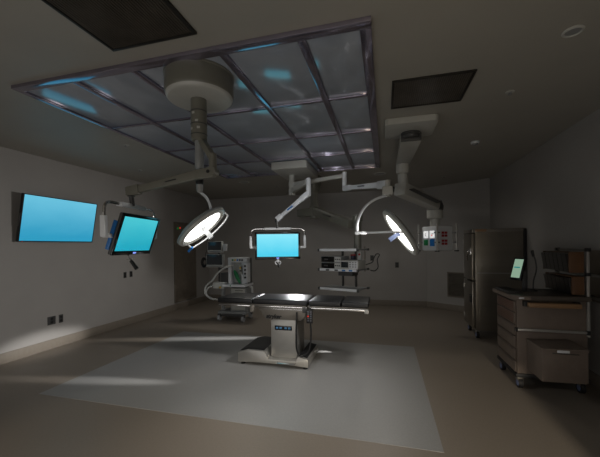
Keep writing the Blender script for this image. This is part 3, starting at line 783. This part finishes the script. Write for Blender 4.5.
# ------------------------------------------------------------------ supply cart
t = thing('supply_cart', 'brown wheeled supply cart with stacked drawers and dark worktop along the right wall', 'supply cart', (1.70, 4.22, 0))
x0, x1, y0, y1 = 1.385, 2.03, 3.95, 4.52
link('cart_body', MB().box((x0, y0, .15), (x1, y1, .965), .01), M['cart'], t)
link('bumper', MB().box((x0 - .02, y0 - .02, .125), (x1 + .01, y1 + .02, .165), .01), M['rubber'], t)
tp = [(1.205, 4.50), (1.205, 3.985), (1.33, 3.80), (1.45, 3.80), (2.04, 3.88), (2.04, 4.55), (1.26, 4.55)]
tp = [(1.335, 4.54), (1.335, 4.02), (1.40, 3.90), (2.045, 3.90), (2.045, 4.54)]
wt = link('worktop', MB().prism(tp, .968, 1.02, 'z', bev=.01), M['cart_top'], t)
link('worktop_edge', MB().prism([(1.325, 4.54), (1.325, 4.015), (1.395, 3.89), (1.50, 3.89), (1.50, 3.902), (1.403, 3.902), (1.337, 4.022), (1.337, 4.54)], .972, 1.012, 'z'), M['cart'], wt)
zs = [.175, .305, .44, .575, .70, .83]
for k in range(6):
    za = zs[k]; zb = (zs[k + 1] if k < 5 else .955) - .012
    dr = link('drawer', MB().box((x0 - .02, y0 + .012, za), (x0 - .001, y1 - .012, zb), .005), M['cart'], t)
    if k >= 4:
        mb = MB()
        for j in range(5):
            mb.box((x0 - .026, y0 + .04, za + .012 + j * .021), (x0 - .019, y1 - .04, za + .023 + j * .021), .002)
        link('louvre', mb, M['cart_red'], dr)
    else:
        link('drawer_pull', MB().box((x0 - .026, y0 + .05, zb - .018), (x0 - .018, y1 - .05, zb - .008), .002), M['cart_top'], dr)
link('label_clip', MB().box((x0 - .0, 3.885, .985), (x0 + .05, 3.892, 1.002), .002), M['white'], t)
ph = link('push_handle', MB().box((1.465, 3.845, .902), (1.935, 3.905, .952), .012), M['tan'], t)
link('handle_recess', MB().box((1.44, 3.906, .90), (1.50, 3.952, .96), .006).box((1.90, 3.906, .90), (1.95, 3.952, .96), .006), M['black'], ph)
rl = link('side_rail', MB().box((1.375, 3.925, .632), (2.02, 3.948, .658), .004), M['steel'], t)
link('rail_end', MB().box((1.36, 3.918, .625), (1.385, 3.952, .665), .004).box((2.012, 3.918, .622), (2.04, 3.952, .668), .004), M['black'], rl)
for y in (3.935, 4.53):
    ps = link('rail_post', MB().box((2.016, y - .012, .60), (2.040, y + .012, 1.515), .003), M['steel'], t)
    for z in (1.0, 1.25, 1.505):
        link('post_joint', MB().box((2.008, y - .02, z - .018), (2.048, y + .02, z + .018), .004), M['black'], ps)
for z in (1.0, 1.25, 1.505):
    link('cross_rail', MB().box((2.02, 3.955, z - .01), (2.036, 4.51, z + .01), .003), M['steel_dark'], t)
for x, y in ((x0 + .03, y0 + .03), (x1 - .05, y0 + .03), (x0 + .03, y1 - .03), (x1 - .05, y1 - .03)):
    cs = link('caster', MB().cyl((x - .02, y, .055), (x + .02, y, .055), .055, n=28), M['rubber'], t)
    link('caster_hub', MB().cyl((x - .024, y, .055), (x + .024, y, .055), .032, n=20), M['wheel_blue'], cs)
    link('caster_fork', MB().box((x - .028, y - .028, .08), (x + .028, y + .028, .13), .008), M['steel_dark'], cs)
# bin racks on the cart
for z0_, z1_, xf, lb in ((1.265, 1.485, 1.872, 'rack of smoked tip-out bins above the supply cart, upper row'), (1.035, 1.225, 1.895, 'rack of smoked tip-out bins above the supply cart, lower row')):
    b = thing('bin_rack', lb, 'bin rack', (1.95, 4.24, z0_), 'bin racks over the cart')
    link('rack_frame', MB().box((xf + .03, y0 + .002, z0_), (2.006, y1, z1_), .004).box((xf, y0, z0_), (2.006, y0 + .012, z1_), .003).box((xf, y1 - .012, z0_), (2.006, y1, z1_), .003), M['wood'], b)
    for k in range(6):
        ya = y0 + .014 + k * .0905
        bn = link('bin', MB().prism([(xf + .028, z0_ + .006), (xf + .028, z1_ - .01), (xf - .028, z1_ - .02), (xf + .0, z0_ + .006)], ya, ya + .083, 'y'), M['bin'], b)
        link('bin_label', MB().box((xf - .018, ya + .015, z1_ - .075), (xf - .012, ya + .065, z1_ - .05), 0), M['lamp_mark'], bn)
# grey storage box hung on the near side
b = thing('storage_box', 'tan lidded box hung on the near side of the supply cart', 'box', (1.66, 3.75, .2))
link('box_body', MB().prism([(1.475, .225), (1.855, .235), (1.855, .545), (1.475, .535)], 3.60, 3.945, 'y', bev=.008), M['cart'], b)
link('lid', MB().prism([(1.47, .53), (1.86, .54), (1.86, .562), (1.47, .552)], 3.595, 3.945, 'y', bev=.004), M['cart'], b)
link('latch', MB().box((1.60, 3.588, .52), (1.70, 3.60, .545), .003), M['white'], b)
link('finger_slot', MB().box((1.56, 3.594, .505), (1.78, 3.6, .517), .002), M['cart_top'], b)
# computer, keyboard, microphone on the cart
b = thing('touch_screen', 'small upright screen with pale green display on the supply cart', 'screen', (1.52, 4.28, 1.02))
n, e, u = orient(R(-155), R(-16.8))
Tt = basis((1.501, 4.25, 1.284), e, u, n)
link('housing', MB().box((-.078, -.136, -.028), (.078, .136, 0), .012, Tt), M['black'], b)
link('display', MB().box((-.058, -.108, -.002), (.058, .114, .003), 0, Tt), M['screen_green'], b)
link('display_line', MB().box((-.042, .008, .002), (.036, .022, .005), 0, Tt), M['teal_text'], b)
link('stand_post', MB().box((1.58, 4.30, 1.02), (1.625, 4.345, 1.30), .008).beam((1.60, 4.32, 1.27), (1.525, 4.265, 1.28), .04, .05).box((1.50, 4.22, 1.02), (1.64, 4.36, 1.03), .004), M['dgrey'], b)
b = thing('keyboard', 'flat dark keyboard tray beneath the green screen on the supply cart', 'keyboard', (1.41, 4.25, 1.02))
link('tray', MB().box((1.345, 4.06, 1.0205), (1.485, 4.5, 1.038), .005), M['dgrey'], b)
mb = MB()
for i in range(4):
    for j in range(14):
        mb.box((1.365 + i * .028, 4.075 + j * .029, 1.037), (1.388 + i * .028, 4.099 + j * .029, 1.043), .002)
link('keys', mb, M['black'], b)
b = thing('gooseneck_microphone', 'thin black gooseneck microphone standing on the supply cart behind the screen', 'microphone', (1.69, 4.3, 1.02))
link('base', MB().lathe([(0, 1.02), (.045, 1.02), (.042, 1.035), (.015, 1.045), (0, 1.045)], Matrix.Translation((1.68, 4.30, 0)), n=24), M['black'], b)
link('gooseneck', MB().tube([(1.68, 4.30, 1.04), (1.685, 4.30, 1.14), (1.715, 4.30, 1.27), (1.705, 4.30, 1.38), (1.685, 4.30, 1.44)], .0075), M['black'], b)
link('microphone_head', MB().cyl((1.687, 4.30, 1.425), (1.672, 4.30, 1.495), .013, .016), M['rubber'], b)

# ------------------------------------------------------------------ wall fittings
b = thing('wall_rail', 'dark steel equipment panel with two horizontal rails on the right wall', 'equipment rail', (RX, 3.6, 1.2))
link('backing_panel', MB().box((RX - .012, 2.9, .93), (RX - .0005, 4.30, 1.495), .003), M['panel_dark'], b)
for z in (1.23, .985):
    link('rail', MB().box((RX - .075, 2.92, z - .014), (RX - .055, 4.28, z + .014), .004), M['steel'], b)
    for y in (3.0, 3.6, 4.2):
        link('rail_mount', MB().box((RX - .06, y - .015, z - .012), (RX - .01, y + .015, z + .012), .003), M['black'], b)

b = thing('wall_panel', 'tall dark metal panel on the left wall with small green and red indicator lights', 'wall panel', (LX, 7.3, .2))
mb = MB().box((LX + .001, 6.86, .19), (LX + .02, 7.77, 2.21), .003)
link('panel_sheet', mb, M['panel_dark'], b)
mb = MB()
for a in ((6.85, .185, 6.89, 2.22), (7.74, .185, 7.78, 2.22)):
    mb.box((LX + .001, a[0], a[1]), (LX + .03, a[2], a[3]), .003)
mb.box((LX + .001, 6.89, 2.18), (LX + .03, 7.74, 2.22), .003).box((LX + .001, 6.89, .185), (LX + .03, 7.74, .22), .003).box((LX + .001, 6.89, 1.42), (LX + .026, 7.74, 1.45), .003)
link('panel_frame', mb, M['panel_dark'], b)
link('green_indicator', MB().cyl((LX + .018, 6.99, 2.06), (LX + .032, 6.99, 2.06), .03, n=18), M['led_green'], b)
link('red_indicator', MB().cyl((LX + .018, 7.08, 2.075), (LX + .032, 7.08, 2.075), .022, n=18), M['led_red'], b)

b = thing('wall_grille', 'dark louvred return air grille low on the angled wall beside the steel cabinet', 'vent', AM @ Vector((.72, 0, .33)))
gw = .42; g0 = .515; za, zb = .33, .92
mb = MB()
mb.box((g0, -.015, za), (g0 + gw, -.001, za + .03), .003, AM).box((g0, -.015, zb - .03), (g0 + gw, -.001, zb), .003, AM)
mb.box((g0, -.015, za + .03), (g0 + .03, -.001, zb - .03), .003, AM).box((g0 + gw - .03, -.015, za + .03), (g0 + gw, -.001, zb - .03), .003, AM)
link('frame', mb, M['panel_dark'], b)
mb = MB()
mb.box((g0 + .03, -.004, za + .03), (g0 + gw - .03, -.001, zb - .03), 0, AM)
for k in range(16):
    z = za + .045 + k * .0325
    mb.box((g0 + .03, -.013, z), (g0 + gw - .03, -.004, z + .012), 0, AM)
link('louvres', mb, M['grille'], b)

def outlet_left(y, z, label, w=.05, h_=.065, c='dgrey'):
    b = thing('wall_outlet', label, 'outlet', (LX, y, z), 'wall outlets')
    link('plate', MB().box((LX, y - w, z - h_), (LX + .008, y + w, z + h_), .003), M[c], b)
    for dz in (-.028, .028):
        link('socket', MB().box((LX + .007, y - .02, z + dz - .018), (LX + .011, y + .02, z + dz + .018), .003), M['black'], b)
outlet_left(3.822, .447, 'larger square outlet low on the left wall under the television', .062, .065)
outlet_left(3.974, .445, 'narrow outlet low on the left wall, right of the square one', .034, .065)
outlet_left(5.298, 1.03, 'outlet on the left wall, nearer of the two behind the tilted monitor', .036, .06)
outlet_left(5.456, 1.036, 'outlet on the left wall, farther of the two behind the tilted monitor', .036, .06)
def outlet_back(x, z, label):
    b = thing('wall_outlet', label, 'outlet', (x, BY, z), 'wall outlets')
    link('plate', MB().box((x - .045, BY - .008, z - .07), (x + .045, BY, z + .07), .003), M['dgrey'], b)
    for dz in (-.028, .028):
        link('socket', MB().box((x - .02, BY - .011, z + dz - .018), (x + .02, BY - .007, z + dz + .018), .003), M['black'], b)
outlet_back(-.322, 1.239, 'outlet on the back wall beside the hanging shelves')
outlet_back(.302, 1.058, 'outlet on the back wall below the right surgical light')

# ------------------------------------------------------------------ light
wd = bpy.data.worlds.new('dim_surroundings')
scene.world = wd
wd.use_nodes = True
bg = wd.node_tree.nodes['Background']
bg.inputs['Color'].default_value = (.9, .84, .74, 1)
bg.inputs['Strength'].default_value = .21

def aim(o, d):
    o.rotation_euler = Vector(d).to_track_quat('-Z', 'Y').to_euler()
def spot(name, loc, d, energy, size, blend, col=(1, 1, 1), rad=.05, scale=None):
    l = bpy.data.lights.new(name, 'SPOT')
    l.energy = energy; l.spot_size = R(size); l.spot_blend = blend; l.color = col; l.shadow_soft_size = rad
    o = bpy.data.objects.new(name, l); C.objects.link(o)
    o.location = loc; aim(o, d)
    if scale: o.scale = scale
    return o
def area(name, loc, d, energy, sx, sy, col=(1, 1, 1), spread=180):
    l = bpy.data.lights.new(name, 'AREA')
    l.shape = 'RECTANGLE'; l.size = sx; l.size_y = sy; l.energy = energy; l.color = col; l.spread = R(spread)
    o = bpy.data.objects.new(name, l); C.objects.link(o)
    o.location = loc; aim(o, d)
    return o
# the two surgical heads
spot('left_head_lamp', L1 + n1.normalized() * .15, n1, 30, 150, 1, (1, .975, .94), .12)
spot('right_head_lamp', L2 + n2.normalized() * .15, n2, 40, 150, 1, (1, .975, .94), .12)
spot('right_head_side_glow', L2 + n2.normalized() * .15, Vector((-5.1, 4.2, .9)) - L2, 170, 75, 1, (1, .97, .93), .15)
# light on the mattress
spot('right_head_beam', L2 + n2.normalized() * .14, Vector((-1.25, 4.25, .87)) - L2, 250, 22, 1, (.97, .98, 1), .04)
spot('table_sheen_fill', (-1.78, 6.45, 1.36), (.25, -2.2, -.49), 85, 44, 1, (.97, .98, 1), .1, (1, .35, 1))  # added unseen lamp behind the table for the mattress sheen
# added spots without fixtures, raking the floor beside the table and the left wall
p = Vector((.0, 3.6, 1.6))
spot('left_beam', p, Vector((-3.3, 3.03, 0)) - p, 550, 19, 1, (1, .97, .92), .05, (.22, 1, 1))
spot('wall_beam', p, Vector((-5.1, 3.7, .10)) - p, 900, 19, 1, (1, .98, .95), .05, (1, .3, 1))
q = Vector((-1.72, 5.2, 2.4))
spot('far_beam', q, Vector((-3.0, 4.85, 0)) - q, 260, 66, 1, (1, .97, .92), .05, (.09, 1, 1))
q = Vector((-1.0, 5.3, 2.4))
spot('far_beam_right', q, Vector((-.80, 4.68, 0)) - q, 500, 12, 1, (1, .97, .92), .01, (1, .22, 1))
# added soft fill from above the back of the room; ceiling discs are unlit
spot('back_fill', (-2.97, 6.43, 2.95), (0, 0, -1), 40, 165, 1, (1, .95, .86), .1)
spot('back_fill', (-.07, 6.5, 2.95), (0, 0, -1), 40, 165, 1, (1, .95, .86), .1)
# warm light from a doorway behind the camera, on the right
spot('door_light', (1.43, -2.6, 1.5), (-.24, 1, -.485), 950, 88, .14, (1, .88, .70), .02, (1, .28, 1))
spot('door_uplight', (1.5, -2.2, 1.7), (-.05, 1, .45), 90, 60, 1, (1, .84, .58), .2)
spot('arm_fill', (-.9, 2.9, 2.2), (0, 1, .08), 30, 70, 1, (.95, .97, 1), .1)  # added unseen fill spot brightening the central arms
# added unseen panel behind the camera, filling ceiling and upper walls
area('ceiling_fill', (-1.3, -1.4, .5), (0, .75, .8), 30, 5.5, .5, (1, .97, .94))

# ------------------------------------------------------------------ camera
cam = bpy.data.cameras.new('camera')
co = bpy.data.objects.new('camera', cam)
C.objects.link(co)
scene.camera = co
cam.sensor_fit = 'HORIZONTAL'
cam.sensor_width = 36
cam.lens = 316.835 / 600 * 36
cam.shift_x = 0
cam.shift_y = 17.1935 / 600
cam.clip_start = .05
co.matrix_world = Matrix.Translation((0, 0, 1.5833)) @ Matrix.Rotation(.2609, 4, 'Z') @ Matrix.Rotation(R(90), 4, 'X') @ Matrix.Rotation(-.0118, 4, 'Z')

scene.view_settings.view_transform = 'Standard'
scene.view_settings.look = 'None'
scene.view_settings.exposure = 0
scene.cycles.use_denoising = True
